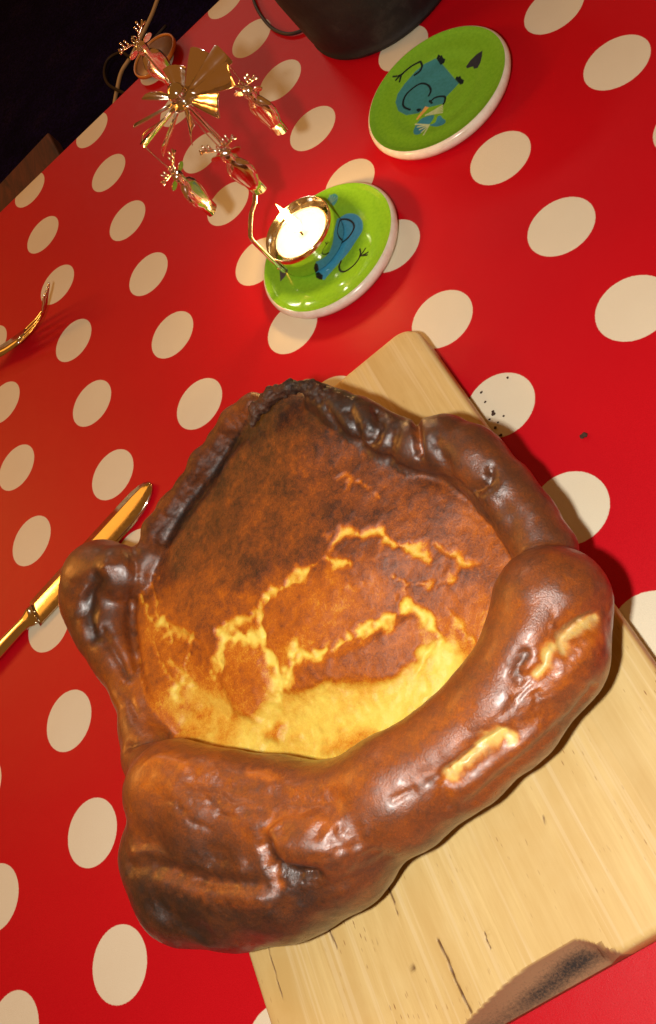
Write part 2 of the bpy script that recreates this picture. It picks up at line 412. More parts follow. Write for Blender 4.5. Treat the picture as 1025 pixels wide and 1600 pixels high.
for k in range(6):
    xa, xb = seams[k], seams[k + 1]
    nx, ny = 56, 170
    ex = np.array([0, .006, .014, .026]); inner = np.linspace(xa + .06, xb - .06, nx)
    xs = np.concatenate([xa + ex, inner, xb - ex[::-1]])
    s = np.concatenate([[0, .002, .005, .010], np.linspace(.0125, .15, 60), np.linspace(.16, .985, ny)[:-1], [.985, .992, .996, .999, 1]])
    X = np.repeat(xs, len(s)); S = np.tile(s, len(xs))
    ye = yend(X); Yl = -ye + S * 2 * ye
    er = .035
    def drop(d): dd = np.clip(er - d, 0, er); return er - np.sqrt(np.maximum(er * er - dd * dd, 0))
    dz = np.maximum(drop(ye + Yl), drop(ye - Yl))
    if k == 0: dz = np.maximum(dz, drop(X + BW))
    if k == 5: dz = np.maximum(dz, drop(BW - X))
    if k > 0: dz = np.maximum(dz, .0004 * np.clip(1 - (X - xa) / .004, 0, 1))
    if k < 5: dz = np.maximum(dz, .0004 * np.clip(1 - (xb - X) / .004, 0, 1))
    wv = scoop(X); db = ye + Yl
    tt = np.clip(1 - db / np.maximum(wv, 1e-4), 0, 1)
    dz = np.maximum(dz, np.where(wv > .012, (.15 * tt ** .85) * np.minimum(wv / .1, 1), 0))
    burn = np.where(wv > .012, sstep(0, .05, tt), 0)
    soot = np.exp(-((X - .30) / .16) ** 2 - ((tt - .55) / .30) ** 2) + .75 * np.exp(-((X - .05) / .16) ** 2 - ((tt - .75) / .28) ** 2) + .6 * np.exp(-((X + .35) / .3) ** 2 - ((tt - .9) / .5) ** 2)
    P2 = np.c_[X, Yl]
    crk = np.zeros(len(X))
    for L, wd in crack_lines: crk = np.maximum(crk, 1 - sstep(wd * .4, wd, pdist(P2, L)))
    n0 = len(X); m = len(s)
    W = bo + X[:, None] * bx_ + Yl[:, None] * by_
    top = np.c_[W, BT - dz - crk * .006]
    i = (np.arange(len(xs) - 1)[:, None] * m + np.arange(m - 1)[None]).ravel(); Q = [np.c_[i, i + m, i + m + 1, i + 1]]
    # walls and underside
    ring = np.concatenate([np.arange(len(xs)) * m, (len(xs) - 1) * m + np.arange(1, m), np.arange(len(xs) - 2, -1, -1) * m + m - 1, np.arange(m - 2, 0, -1)])
    wall = top[ring].copy(); wall[:, 2] = .035
    bot = wall.copy(); bot[:, 2] = .004; c = W.mean(0); bot[:, :2] += (c - bot[:, :2]) * .02
    nr = len(ring); j = np.arange(nr); jn = (j + 1) % nr
    Q.append(np.c_[ring[j], n0 + j, n0 + jn, ring[jn]][:, ::-1][:, [3, 0, 1, 2]][:, ::-1]); Q.append(np.c_[n0 + j, n0 + nr + j, n0 + nr + jn, n0 + jn])
    me = big_mesh('plank', np.r_[top, wall, bot], np.concatenate(Q))
    bmm = bmesh.new(); bmm.from_mesh(me); bmesh.ops.holes_fill(bmm, edges=bmm.edges[:], sides=0); bmesh.ops.recalc_face_normals(bmm, faces=bmm.faces[:]); bmm.to_mesh(me); bmm.free()
    C = np.zeros((len(me.vertices), 3)); C[:n0, 0] = burn; C[:n0, 1] = np.clip(soot, 0, 1); C[:n0, 2] = crk * .9
    C[n0:, 0] = np.r_[burn[ring] * .9, burn[ring] * .9]; C[n0:, 1] = .25
    me.set_sharp_from_angle(angle=math.radians(38)); vcol(me, 'burn', C)
    link('plank', me, wood('board_wood', tones[k], k * 3.7), board)

# ------------------------------------------------------------------ the baked pudding
H = .0118                                      # voxel of the pudding's surface
def ball(px, py, rpx, z):                      # ball whose outline at level z has the pixel radius rpx
    p = at(px, py, z); return np.array([p[0], p[1], z, rpx * ((p - CAM) @ FWD) / FPX])
front = [ball(275, 1235, 80, .74), ball(340, 1262, 88, .70), ball(430, 1275, 88, .64), ball(525, 1287, 92, .60), ball(618, 1240, 92, .60),
         ball(712, 1178, 86, .60), ball(788, 1107, 89, .62), ball(850, 1020, 95, .64), ball(862, 945, 94, .66)]
flap = [ball(268, 1335, 82, .56), ball(300, 1383, 84, .52), ball(370, 1390, 82, .50), ball(450, 1372, 86, .50), ball(530, 1330, 92, .54)]
right = [ball(500, 622, 26, .86), ball(530, 640, 30, .82), ball(570, 662, 36, .76), ball(612, 688, 38, .72), ball(650, 700, 40, .70), ball(700, 698, 47, .68),
         ball(745, 722, 50, .66), ball(785, 765, 48, .62), ball(825, 815, 46, .58), ball(852, 860, 50, .55)]
left = [ball(395, 632, 20, .74), ball(368, 658, 22, .68), ball(348, 688, 17, .63), ball(322, 726, 22, .60), ball(296, 762, 18, .57), ball(272, 795, 22, .54), ball(248, 832, 24, .53), ball(236, 872, 20, .56), ball(222, 905, 20, .58)]
lump = [ball(188, 895, 46, .62), ball(160, 905, 58, .55), ball(152, 942, 54, .50), ball(170, 985, 50, .47), ball(190, 1030, 40, .44), ball(212, 1080, 34, .42), ball(228, 1140, 36, .44), ball(238, 1185, 42, .50), ball(262, 1225, 60, .62)]
lip = [ball(394, 664, 9, .90), ball(402, 640, 11, .93), ball(425, 618, 12, .95), ball(455, 604, 11, .96), ball(485, 604, 11, .95), ball(508, 618, 12, .92)]
caps = []
def chain(L, k): caps.extend((a, b, k) for a, b in zip(L[:-1], L[1:]))
chain(front, .05); chain(flap, .13); chain(right, .035); chain(left, .075); chain(lump, .10); chain(lip, .025)
for a, b in (((560, 652, 34, .78), (590, 672, 34, .76)), ((650, 690, 30, .74), (690, 690, 40, .70)), ((735, 705, 44, .68), (760, 735, 44, .66)), ((455, 1318, 40, .80), (520, 1322, 46, .74))):
    caps.append((ball(*a), ball(*b), .03))
# height of the middle
ctrl = [(490, 612, .90), (450, 618, .88), (420, 632, .82), (520, 640, .84), (480, 640, .85), (440, 680, .80), (400, 690, .74), (225, 840, .46), (245, 800, .47), (275, 760, .50), (312, 718, .53), (342, 672, .58), (392, 622, .66), (335, 760, .66), (290, 800, .60), (560, 725, .75), (650, 775, .66), (760, 850, .56), (500, 780, .76), (380, 760, .70), (290, 850, .60), (400, 850, .71), (560, 860, .71), (680, 880, .63), (775, 900, .50), (760, 950, .48),
        (250, 950, .58), (235, 1060, .56), (330, 930, .66), (450, 950, .67), (580, 970, .60), (680, 960, .55), (720, 1010, .40), (380, 1040, .57), (470, 1040, .57), (600, 1030, .53), (330, 1130, .47), (450, 1130, .43), (560, 1140, .40), (650, 1080, .40), (690, 1050, .38), (480, 1190, .36), (300, 1180, .46)]
CT = np.array([(*at(x, y, z)[:2], z) for x, y, z in ctrl])
def ztop(x, y):
    x = np.atleast_1d(x); y = np.atleast_1d(y)
    d2 = (x[..., None] - CT[:, 0]) ** 2 + (y[..., None] - CT[:, 1]) ** 2
    wgt = np.exp(-d2 / (2 * .20 ** 2)) + 1e-5 / (d2 + .01)
    return (wgt * CT[:, 2]).sum(-1) / wgt.sum(-1)
mid_px = [(485, 596), (530, 622), (590, 680), (660, 715), (720, 745), (790, 800), (830, 850), (830, 930), (780, 1030), (700, 1150), (560, 1230), (420, 1250), (290, 1230), (235, 1160), (205, 1060), (195, 960), (205, 880), (219, 846), (238, 800), (268, 758), (306, 716), (334, 676), (346, 646), (388, 606), (440, 590)]
MID = np.array([at_iter(x, y, lambda a, b: float(ztop(a, b)[0]))[:2] for x, y in mid_px])

lo = np.array([-.75, -8.35, .20]); hi = np.array([3.3, -4.05, 1.16])
nn = np.ceil((hi - lo) / H).astype(int) + 1
gx, gy, gz = (lo[i] + np.arange(nn[i]) * H for i in range(3))
F = np.full(nn, 1.0, np.float32); FM = np.full(nn[:2], 1.0, np.float32)
for a, b, k in caps:
    pad = .16; c0 = np.minimum(a[:3] - a[3], b[:3] - b[3]) - pad; c1 = np.maximum(a[:3] + a[3], b[:3] + b[3]) + pad
    i0 = np.clip(np.floor((c0 - lo) / H).astype(int), 0, nn); i1 = np.clip(np.ceil((c1 - lo) / H).astype(int) + 1, 0, nn)
    sl = tuple(slice(i0[i], i1[i]) for i in range(3))
    px = gx[sl[0]][:, None, None].astype(np.float32); py = gy[sl[1]][None, :, None].astype(np.float32); pz = gz[sl[2]][None, None, :].astype(np.float32)
    ab = b[:3] - a[:3]; L2 = ab @ ab + 1e-9
    tq = np.clip(((px - a[0]) * ab[0] + (py - a[1]) * ab[1] + (pz - a[2]) * ab[2]) / L2, 0, 1)
    d = np.sqrt((px - a[0] - tq * ab[0]) ** 2 + (py - a[1] - tq * ab[1]) ** 2 + (pz - a[2] - tq * ab[2]) ** 2) - (a[3] + tq * (b[3] - a[3]))
    g = F[sl]; h = np.maximum(k - np.abs(g - d), 0) / k
    F[sl] = np.minimum(g, d) - h * h * k * .25
FT = F                                          # rolls
GX, GY = np.meshgrid(gx, gy, indexing='ij'); XY = np.c_[GX.ravel(), GY.ravel()]
ZT = ztop(XY[:, 0], XY[:, 1]).reshape(GX.shape); PS = poly_sdf(XY, MID).reshape(GX.shape)
top = (gz[None, None, :] - ZT[:, :, None]) * .9; side = PS[:, :, None] + .01
FS = (np.sqrt(np.maximum(top + .15, 0) ** 2 + np.maximum(side + .15, 0) ** 2) - .15 + np.minimum(np.maximum(top, side) + .15, 0)).astype(np.float32)
k = .05; h = np.maximum(k - np.abs(FT - FS), 0) / k
F = np.minimum(FT, FS) - h * h * k * .25
FF = (BT + .012) - gz[None, None, :]
k = .09; h = np.maximum(k - np.abs(F - FF), 0) / k
F = (np.maximum(F, FF) + h * h * k * .25).astype(np.float32)

def surface_nets(F, lo, H):
    S = F < 0; n = np.array(F.shape) - 1
    cnt = np.zeros(n, np.int8)
    cor = [(i, j, k) for i in (0, 1) for j in (0, 1) for k in (0, 1)]
    sub = lambda A, c: A[c[0]:c[0] + n[0], c[1]:c[1] + n[1], c[2]:c[2] + n[2]]
    for c in cor: cnt += sub(S, c)
    act = np.argwhere((cnt > 0) & (cnt < 8)); ids = np.full(n, -1, np.int64); ids[tuple(act.T)] = np.arange(len(act))
    acc = np.zeros((len(act), 3)); num = np.zeros(len(act))
    val = {c: F[act[:, 0] + c[0], act[:, 1] + c[1], act[:, 2] + c[2]] for c in cor}
    for c in cor:
        for ax in range(3):
            if c[ax]: continue
            e = list(c); e[ax] = 1; e = tuple(e)
            a, b = val[c], val[e]; m = (a < 0) != (b < 0)
            tt = np.where(m, a / np.where(m, a - b, 1), 0)
            p = np.array(c, float)[None].repeat(len(act), 0); p[:, ax] += tt
            acc += p * m[:, None]; num += m
    V = lo + (act + acc / num[:, None]) * H
    Q = []
    for ax in range(3):
        u, v = (ax + 1) % 3, (ax + 2) % 3
        s0 = [slice(0, n[i] + 1) for i in range(3)]; s1 = list(s0); s0[ax] = slice(0, n[ax]); s1[ax] = slice(1, n[ax] + 1)
        ch = S[tuple(s0)] != S[tuple(s1)]
        E = np.argwhere(ch); E = E[(E[:, u] > 0) & (E[:, v] > 0) & (E[:, u] < n[u]) & (E[:, v] < n[v])]
        def cell(du, dv): q = E.copy(); q[:, u] -= du; q[:, v] -= dv; return ids[tuple(q.T)]
        quad = np.c_[cell(1, 1), cell(0, 1), cell(0, 0), cell(1, 0)]
        inside = S[tuple(E.T)]
        quad[~inside] = quad[~inside][:, ::-1]; Q.append(quad)
    return V, np.concatenate(Q)
V, Q = surface_nets(F, lo, H)
E_ = np.unique(np.sort(np.concatenate([Q[:, [0, 1]], Q[:, [1, 2]], Q[:, [2, 3]], Q[:, [3, 0]]]), 1), axis=0)
deg = np.bincount(E_.ravel(), minlength=len(V))
def relax(A, it, lam=.5):
    for _ in range(it):
        s = np.stack([np.bincount(E_[:, 0], A[E_[:, 1], c], len(V)) + np.bincount(E_[:, 1], A[E_[:, 0], c], len(V)) for c in range(A.shape[1])], 1)
        A = A + lam * (s / deg[:, None] - A)
    return A
V = relax(V, 3)
def normals(V):
    a = V[Q[:, 2]] - V[Q[:, 0]]; b = V[Q[:, 3]] - V[Q[:, 1]]; n = np.cross(a, b)
    N = np.zeros_like(V)
    for i in range(4):
        for c in range(3): N[:, c] += np.bincount(Q[:, i], n[:, c], len(V))
    return N / (np.linalg.norm(N, axis=1, keepdims=True) + 1e-12)
N = normals(V)
def samp(A):                                    # nearest sample of a voxel field
    i = np.clip(np.round((V - lo) / H).astype(int), 0, nn - 1); return A[tuple(i.T)]
roll = (samp(FT) < samp(FS)).astype(float)      # 1 on the rolled rim, 0 on the middle
bvh = BVHTree.FromPolygons([Vector(v) for v in V], [tuple(int(i) for i in q) for q in Q])
def hit(px, py):
    r = bvh.ray_cast(Vector(CAM), Vector(ray(px, py))); return np.array(r[0]) if r[0] is not None else at(px, py, .4)
def line(*pts): return [hit(*p) for p in smooth_path(pts, 4)]
def dl(L, sub=None):
    L = np.array(L); m = np.all((V > L.min(0) - .25) & (V < L.max(0) + .25), axis=1); d = np.full(len(V), 9.)
    if m.any(): d[m] = pdist(V[m], L)
    return d
PX = 1 / 250.                                   # about one photograph pixel on the pudding, in units
wn = fbm(V, 9, 5, 4); wn2 = fbm(V, 26, 11, 3); wn3 = fbm(V, 3.2, 21, 3); wn4 = fbm(V, 60, 31, 2); wn5 = fbm(V, 34, 37, 3, .7); wn6 = fbm(V, 13, 61, 2)

# --- browning: 0 raw yellow ... 1 scorched
crumbm = np.zeros(len(V)); bake = np.zeros(len(V)); disp = np.zeros(len(V)); wet = np.zeros(len(V)); matte = np.zeros(len(V))
bctrl = [(345, 672, .95), (300, 738, .94), (255, 800, .94), (232, 838, .95), (380, 640, .94), (275, 775, .94), (322, 706, .95), (318, 770, .84), (362, 706, .84), (270, 830, .86), (410, 660, .88), (395, 690, .80),(480, 640, .86), (560, 720, .74), (460, 720, .74), (400, 720, .76), (360, 760, .80), (650, 780, .70), (740, 830, .64), (780, 880, .58), (500, 790, .74), (420, 800, .72), (560, 800, .73), (320, 850, .74), (390, 880, .71), (480, 850, .74), (600, 800, .72), (680, 840, .66), (570, 865, .74),
         (260, 880, .80), (250, 940, .60), (310, 940, .66), (380, 940, .62), (250, 1000, .56), (230, 1060, .62), (300, 1010, .58), (440, 960, .58), (520, 930, .57), (580, 920, .58), (560, 960, .58), (680, 920, .62), (730, 920, .64), (700, 960, .58), (740, 980, .52), (750, 1000, .42),
         (380, 1070, .52), (370, 1040, .50), (470, 1060, .50), (590, 1010, .60), (640, 990, .62), (560, 1040, .50), (300, 1080, .44), (260, 1110, .46), (330, 1120, .34), (245, 1135, .46), (420, 1110, .12), (500, 1100, .06), (600, 1080, .03), (680, 1040, .02), (560, 1130, .10), (640, 1110, .05), (480, 1150, .12), (420, 1160, .16)]
BC = np.array([(*at_iter(x, y, lambda a, b: float(ztop(a, b)[0]))[:2], v) for x, y, v in bctrl])
d2 = (V[:, 0:1] - BC[:, 0]) ** 2 + (V[:, 1:2] - BC[:, 1]) ** 2
wg = np.exp(-d2 / (2 * .11 ** 2)) + 1e-6 / (d2 + .003)
mid = (wg * BC[:, 2]).sum(1) / wg.sum(1)
mid = mid + .02 * sstep(.45, .7, mid) - .05 * sstep(.74, .9, mid) + .12 * wn + .08 * wn2 + .08 * wn3 + .05 * wn5
def mline(*pts): return [at_iter(x, y, lambda a, b: float(ztop(a, b)[0])) for x, y in smooth_path(pts, 4)]
VW = V + np.c_[fbm(V, 14, 41, 4, .65), fbm(V, 14, 47, 4, .65), V[:, 0] * 0] * .046      # wandering edges
def d2l(L):
    L = np.array(L)[:, :2]; m = np.all((V[:, :2] > L.min(0) - .2) & (V[:, :2] < L.max(0) + .2), axis=1); d = np.full(len(V), 9.)
    if m.any(): d[m] = pdist(VW[m, :2], L)
    return d
# islands of brown crust on the yellow middle
isl = [([(350, 1018), (392, 1012), (416, 1040), (428, 1082), (395, 1128), (365, 1112), (348, 1066)], .50, .05),
       ([(446, 1060), (480, 1034), (528, 1022), (575, 994), (610, 973), (645, 961), (668, 988), (662, 1012), (635, 1046), (604, 1067), (552, 1062), (516, 1070), (475, 1082), (446, 1079)], .60, .04),
       ([(414, 1140), (434, 1128), (452, 1134), (434, 1158), (414, 1155)], .38, .03),
       ([(500, 1164), (528, 1144), (563, 1141), (598, 1143), (633, 1135), (600, 1164), (560, 1176), (505, 1187)], .34, .06)]
for pts, val, soft in isl:
    poly = np.array([at_iter(x, y, lambda a, b: float(ztop(a, b)[0]))[:2] for x, y in pts])
    s = poly_sdf(VW[:, :2], poly); m = 1 - sstep(-soft, soft * .6, s)
    mid = mid * (1 - m) + (val + .07 * wn + .05 * wn2) * m
    disp += (1 - roll) * .022 * m
cracks = [((519, 848), (534, 833), (563, 836), (592, 827), (610, 848), (633, 854), (654, 862), (668, 871), 9, .24), ((686, 854), (703, 862), (721, 880), (750, 882), 5, .34),
          ((703, 906), (668, 915), (645, 915), (633, 918), 4, .38), ((721, 880), (712, 896), (703, 906), 4, .40), ((613, 898), (630, 912), (636, 936), (630, 950), 5, .34),
          ((414, 936), (440, 918), (463, 906), (481, 886), (501, 874), (520, 876), (545, 880), 8, .22), ((414, 936), (405, 962), (410, 985), (417, 1005), 6, .28), ((340, 985), (375, 968), (405, 962), 5, .36),
          ((346, 1040), (350, 1003), (376, 994), (402, 997), (417, 1012), (428, 1035), (437, 1064), (437, 1085), 12, .08),
          ((446, 1060), (458, 1041), (475, 1026), (504, 1022), (528, 1006), (551, 994), (575, 985), (598, 971), (622, 957), (645, 950), (663, 962), (677, 983), (689, 997), 9, .10), ((689, 997), (672, 1012), (657, 1030), (652, 1050), 8, .16),
          ((458, 1008), (464, 1018), (470, 1030), 7, .2), ((218, 925), (235, 962), (259, 980), (268, 1004), 7, .30), ((226, 877), (238, 912), (246, 965), 5, .40), ((264, 977), (288, 994), (310, 1000), 5, .38), ((213, 858), (225, 880), (250, 905), 5, .44),
          ((524, 750), (543, 744), (568, 758), (590, 778), 4, .42), ((545, 750), (535, 775), 4, .46), ((700, 950), (718, 975), (740, 1005), 5, .38), ((240, 1005), (262, 1050), (285, 1100), 6, .34), ((205, 1010), (212, 1050), 4, .46), ((268, 1030), (300, 1070), 5, .38), ((300, 1000), (290, 1050), 5, .42)]
for *pts, wpx, val in cracks:
    d = d2l(mline(*pts)); ww = wpx * PX * (.52 + .8 * np.clip(wn6, -.5, .6))
    q = d / ww + .75 * wn5 + .45 * wn4 + .45 * wn2
    m = (1 - sstep(.25, 1.35, q)) * (1 - roll)
    mid = mid * (1 - m) + np.minimum(mid, val + .16 * wn5 + .06 * wn2) * m
    fr_ = (1 - sstep(.9, 2.6, q)) * (1 - m) * (1 - roll); mid = mid - fr_ * (.06 + .30 * np.clip(wn6 + .1, 0, 1))
    halo = (1 - sstep(2, 5.0, q)) * (1 - fr_) * (1 - m); mid = mid + halo * .04
    disp += (1 - roll) * (-.012 * m + .003 * halo + .008 * m * wn5)
for cx_, cy_, ra, rb, dv in ((300, 1090, 60, 40, .04), (330, 1130, 70, 25, .08), (270, 1080, 30, 50, .03), (255, 1000, 25, 50, .10), (440, 1050, 40, 25, .10), (690, 1020, 30, 40, .16), (590, 850, 60, 30, .08), (480, 900, 70, 30, .07), (735, 995, 30, 30, .10), (390, 985, 40, 30, .12), (560, 940, 90, 30, .06)):
    c_ = at_iter(cx_, cy_, lambda a, b: float(ztop(a, b)[0])); e_ = np.exp(-((V[:, 0] - c_[0]) / (ra * PX)) ** 2 - ((V[:, 1] - c_[1]) / (rb * PX * 1.3)) ** 2)
    mid = mid - (1 - roll) * dv * e_ * (1 + 1.6 * wn6 + 1.2 * wn5)
yl = np.array([at_iter(x, y, lambda a, b: float(ztop(a, b)[0]))[:2] for x, y in [(265, 1150), (290, 1115), (320, 1090), (395, 1125), (434, 1085), (475, 1084), (516, 1070), (552, 1065), (604, 1068), (645, 1045), (660, 1010), (690, 997), (722, 1018), (700, 1090), (660, 1140), (600, 1180), (420, 1200), (330, 1180)]])
pool = 1 - sstep(-.05, .03, poly_sdf(VW[:, :2], yl))
wet = np.maximum(pool, .6 * np.exp(-(((V[:, :2] - at(590, 895, .65)[:2]) / np.array([.22, .16])) ** 2).sum(1)) + .35 * np.exp(-(((V[:, :2] - at(560, 770, .72)[:2]) / np.array([.10, .20])) ** 2).sum(1))) * (1 - roll)
disp += (1 - roll) * pool * (.012 * wn + .009 * wn2 - .016)
pit = (1 - roll)
mid = mid + .05 * wn4 * sstep(.3, .6, mid)
disp += (1 - roll) * (.004 * wn2 + .004 * wn) * (1 - pool)

# --- rim
rc = [(200, 890, .72), (150, 930, .80), (110, 910, .68), (185, 960, .66), (320, 700, .68), (290, 750, .68), (255, 800, .70), (350, 660, .68), (140, 1000, .70), (175, 1040, .60), (200, 1100, .60), (205, 1160, .62), (215, 1060, .52), (230, 1120, .50), (240, 1200, .62), (215, 1260, .64), (280, 1185, .57), (300, 1290, .72), (240, 1330, .72), (320, 1350, .80), (250, 1400, .88), (300, 1450, .90), (380, 1440, .82), (400, 1290, .66), (380, 1220, .64), (450, 1230, .64), (470, 1300, .58), (460, 1345, .84), (520, 1330, .70), (540, 1390, .76), (450, 1430, .80),
      (540, 1220, .64), (600, 1200, .62), (620, 1270, .66), (660, 1310, .74), (700, 1150, .62), (720, 1220, .64), (780, 1060, .64), (800, 1000, .66), (840, 900, .70), (900, 890, .70), (940, 940, .70), (900, 1000, .56), (870, 1050, .58), (930, 1020, .70), (900, 1100, .70), (840, 1100, .66), (800, 1180, .60), (760, 1220, .64),
      (470, 610, .93), (420, 630, .90), (520, 640, .90), (560, 660, .86), (600, 680, .82), (640, 690, .80), (690, 690, .76), (740, 710, .74), (770, 770, .76), (820, 830, .72), (850, 850, .70), (390, 640, .78), (348, 685, .70), (320, 728, .70), (272, 795, .72), (240, 835, .74)]
RCp = np.array([(*hit(x, y), v) for x, y, v in rc])
d2 = ((V[:, None, :] - RCp[None, :, :3]) ** 2).sum(2); wg = np.exp(-d2 / (2 * .13 ** 2)) + 1e-6 / (d2 + .003); del d2
rim = (wg * RCp[:, 3]).sum(1) / wg.sum(1); del wg
rim = rim + .06 + .09 * wn + .07 * wn3 + .03 * wn2 + .02 * wn5
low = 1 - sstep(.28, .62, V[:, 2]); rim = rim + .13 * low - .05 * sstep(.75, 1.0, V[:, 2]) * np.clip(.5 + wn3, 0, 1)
def groove(pts, wpx, depth, paint=None, strength=1.0, wob=1.0):
    global rim, disp, crumbm
    d = dl(line(*pts)) + (np.abs(wn2) * .016 + wn5 * .014) * wob; ww = wpx * PX * (1 + .6 * wn); g = np.exp(-(d / ww) ** 2); disp -= depth * g
    if paint is not None:
        m = (1 - sstep(ww * .3, ww * 1.5, d + wn5 * ww * .6)) * strength; rim = rim * (1 - m) + (paint + .10 * wn5 + .05 * wn2) * m
        if paint < .10: crumbm = np.maximum(crumbm, m)
def ridge(pts, wpx, height, paint=None, strength=1.0): groove(pts, wpx, -height, paint, strength)
# splits with pale crumb showing
groove([(945, 960), (925, 972), (900, 986), (883, 997), (886, 1020)], 24, .03, .60, .6)
groove([(890, 1000), (860, 1015), (852, 1045), (830, 1064)], 24, .03, .60, .6)
groove([(937, 965), (923, 973), (900, 985), (884, 996), (885, 1012)], 8, .024, .04, 1, .4)
groove([(866, 1010), (855, 1023), (853, 1042), (838, 1058)], 6, .024, .08, 1, .4)
ridge([(935, 985), (915, 1005), (890, 1030), (875, 1050)], 18, .018, .54, .7)
groove([(790, 1146), (750, 1164), (722, 1186), (697, 1208)], 4, .022, .86, .8, .4)  # dark paint standing for the shadow line above the pale split
groove([(930, 958), (896, 976), (876, 990)], 4, .018, .84, .7, .4)  # same painted shadow line beside the other split
groove([(808, 1062), (806, 1045), (818, 1022)], 7, .02, .8)
groove([(853, 1120), (830, 1128), (799, 1150), (755, 1172), (715, 1205)], 20, .028, .62, .5)
groove([(800, 1155), (783, 1151), (755, 1170), (727, 1194), (703, 1214)], 8.5, .022, .05, 1, .45)
groove([(778, 1150), (764, 1160)], 11, .01, .04, .9, .4)
ridge([(850, 1130), (815, 1160), (770, 1195), (725, 1228)], 18, .016)
groove([(700, 1215), (690, 1235), (700, 1260)], 10, .02)
groove([(925, 1075), (880, 1130), (820, 1180), (740, 1250)], 10, .018)
groove([(840, 1087), (838, 1105)], 6, .012)
# folded near end
groove([(205, 1352), (230, 1348), (252, 1353), (284, 1364), (327, 1377), (370, 1379), (412, 1386)], 12, .030, .84, .6)
ridge([(215, 1335), (260, 1335), (320, 1352), (380, 1360)], 16, .03)
ridge([(262, 1375), (310, 1388), (365, 1398), (410, 1400)], 16, .025, .55, .45)
groove([(246, 1415), (275, 1440), (311, 1458)], 20, .03, .96, .9)
groove([(434, 1385), (424, 1350), (412, 1324), (417, 1302), (434, 1281), (472, 1272)], 9, .022, .50, .7)
groove([(421, 1322), (432, 1345), (452, 1362), (490, 1370)], 13, .06, .93, .9)
ridge([(440, 1318), (480, 1322), (530, 1328)], 26, .05)
ridge([(425, 1300), (450, 1278), (485, 1278), (520, 1290)], 11, .02, .54, .6)
groove([(300, 1222), (338, 1227), (391, 1246), (450, 1254), (520, 1250)], 20, .035)
ridge([(250, 1215), (279, 1232), (340, 1252), (420, 1262)], 14, .012, .62, .5)
ridge([(228, 1192), (255, 1182), (290, 1196)], 9, .01, .44, .5)
ridge([(388, 1206), (410, 1210), (428, 1216)], 8, .004, .42, .6)
groove([(250, 1255), (245, 1290), (255, 1320)], 20, .015)
groove([(470, 1400), (520, 1385), (600, 1340)], 12, .015)
for a in range(10):
    x = 262 + a * 12 + random.uniform(-6, 6); y = 1262 + random.uniform(-20, 30)
    groove([(x, y), (x + random.uniform(8, 24), y + random.uniform(4, 14))], 4, .008, .74, .4)
for a in range(16):                              # fine creases running along the near roll
    x = 300 + a * 38 + random.uniform(-12, 12); cy_ = np.interp(x, [300, 430, 525, 620, 715, 790, 850, 900], [1270, 1320, 1310, 1265, 1190, 1115, 1030, 960]) + random.uniform(-50, 60)
    sl_ = np.interp(x, [300, 430, 600, 800, 900], [.1, .05, -.4, -.8, -1.1]); l_ = random.uniform(20, 48)
    groove([(x, cy_), (x + l_ * .5, cy_ + l_ * .5 * sl_ + random.uniform(-4, 4)), (x + l_, cy_ + l_ * sl_)], random.uniform(3, 6), random.uniform(.005, .011), random.choice([.74, .60, .80]), .35, .6)
# side lump
groove([(150, 905), (141, 925), (138, 960), (146, 995)], 15, .045, .95, .85, .4)
ridge([(165, 885), (148, 905), (126, 930)], 9, .012, .80, .3)
groove([(160, 985), (168, 1003), (185, 1030), (200, 1060)], 8, .025, .82, .6, .4)
groove([(205, 850), (212, 890), (208, 930), (205, 980), (215, 1040)], 9, .025, .70, .4)
groove([(183, 1072), (200, 1090), (215, 1120)], 10, .02, .72, .5)
groove([(200, 1165), (230, 1155), (270, 1150)], 10, .03, .80, .6)
ridge([(168, 885), (195, 885), (205, 905)], 14, .01)
# far rim lobes
groove([(651, 655), (652, 680), (656, 712)], 5, .05, .55, .6, .3)
groove([(590, 640), (592, 665), (580, 690)], 8, .04, .9, .5)
groove([(545, 640), (555, 665), (560, 690)], 8, .03, .93, .5)
groove([(768, 735), (762, 755), (738, 768)], 8, .04, .84, .5)
groove([(680, 690), (690, 712), (700, 735)], 9, .022)
groove([(620, 668), (612, 690), (606, 718)], 9, .022, .86, .3)
groove([(785, 790), (800, 810), (790, 840)], 14, .015)
groove([(510, 640), (540, 680), (600, 720), (660, 742), (720, 760), (770, 820)], 9, .02, .84, .4)
# crimps along the thin edge, a valley painted darker inside it
eg = dl(line((232, 838), (255, 795), (285, 757), (318, 716), (346, 676), (385, 635))); em = 1 - sstep(.03, .14, eg)
disp += em * (.006 * wn2 + .004 * wn5 + .016 * wn); matte = np.maximum(matte, em * .6); mid = mid + .10 * em * wn4
vl = (1 - sstep(.02, .12, dl(line((262, 838), (290, 800), (322, 756), (350, 712), (378, 680), (405, 664))) + wn5 * .03))
mid = np.maximum(mid, mid * (1 - vl) + .95 * vl); rim = np.maximum(rim, rim * (1 - .55 * vl) + .92 * .55 * vl); disp -= .018 * vl
ridge([(330, 720), (355, 690), (372, 668)], 8, .01)
lipd = dl([b[:3] for b in lip]); lipm = 1 - sstep(.045, .085, lipd)
disp += lipm * (.018 * wn2 + .016 * wn4); matte = np.maximum(np.maximum(matte, lipm), (1 - roll) * .50)
rim = np.maximum(rim, .90 * lipm + rim * (1 - lipm))
disp += roll * (.016 * wn3 + .004 * wn + .0015 * wn2)
bake = np.clip(np.where(roll > .5, rim, mid), 0, 1)
bake = relax(bake[:, None], 1)[:, 0]
disp = relax(disp[:, None], 1)[:, 0]
V = V + N * disp[:, None]; N = normals(V)
ash = lipm * np.clip(.35 + 1.2 * wn4, 0, 1)
C = np.c_[bake, ash * .7, relax(roll[:, None], 2)[:, 0]]
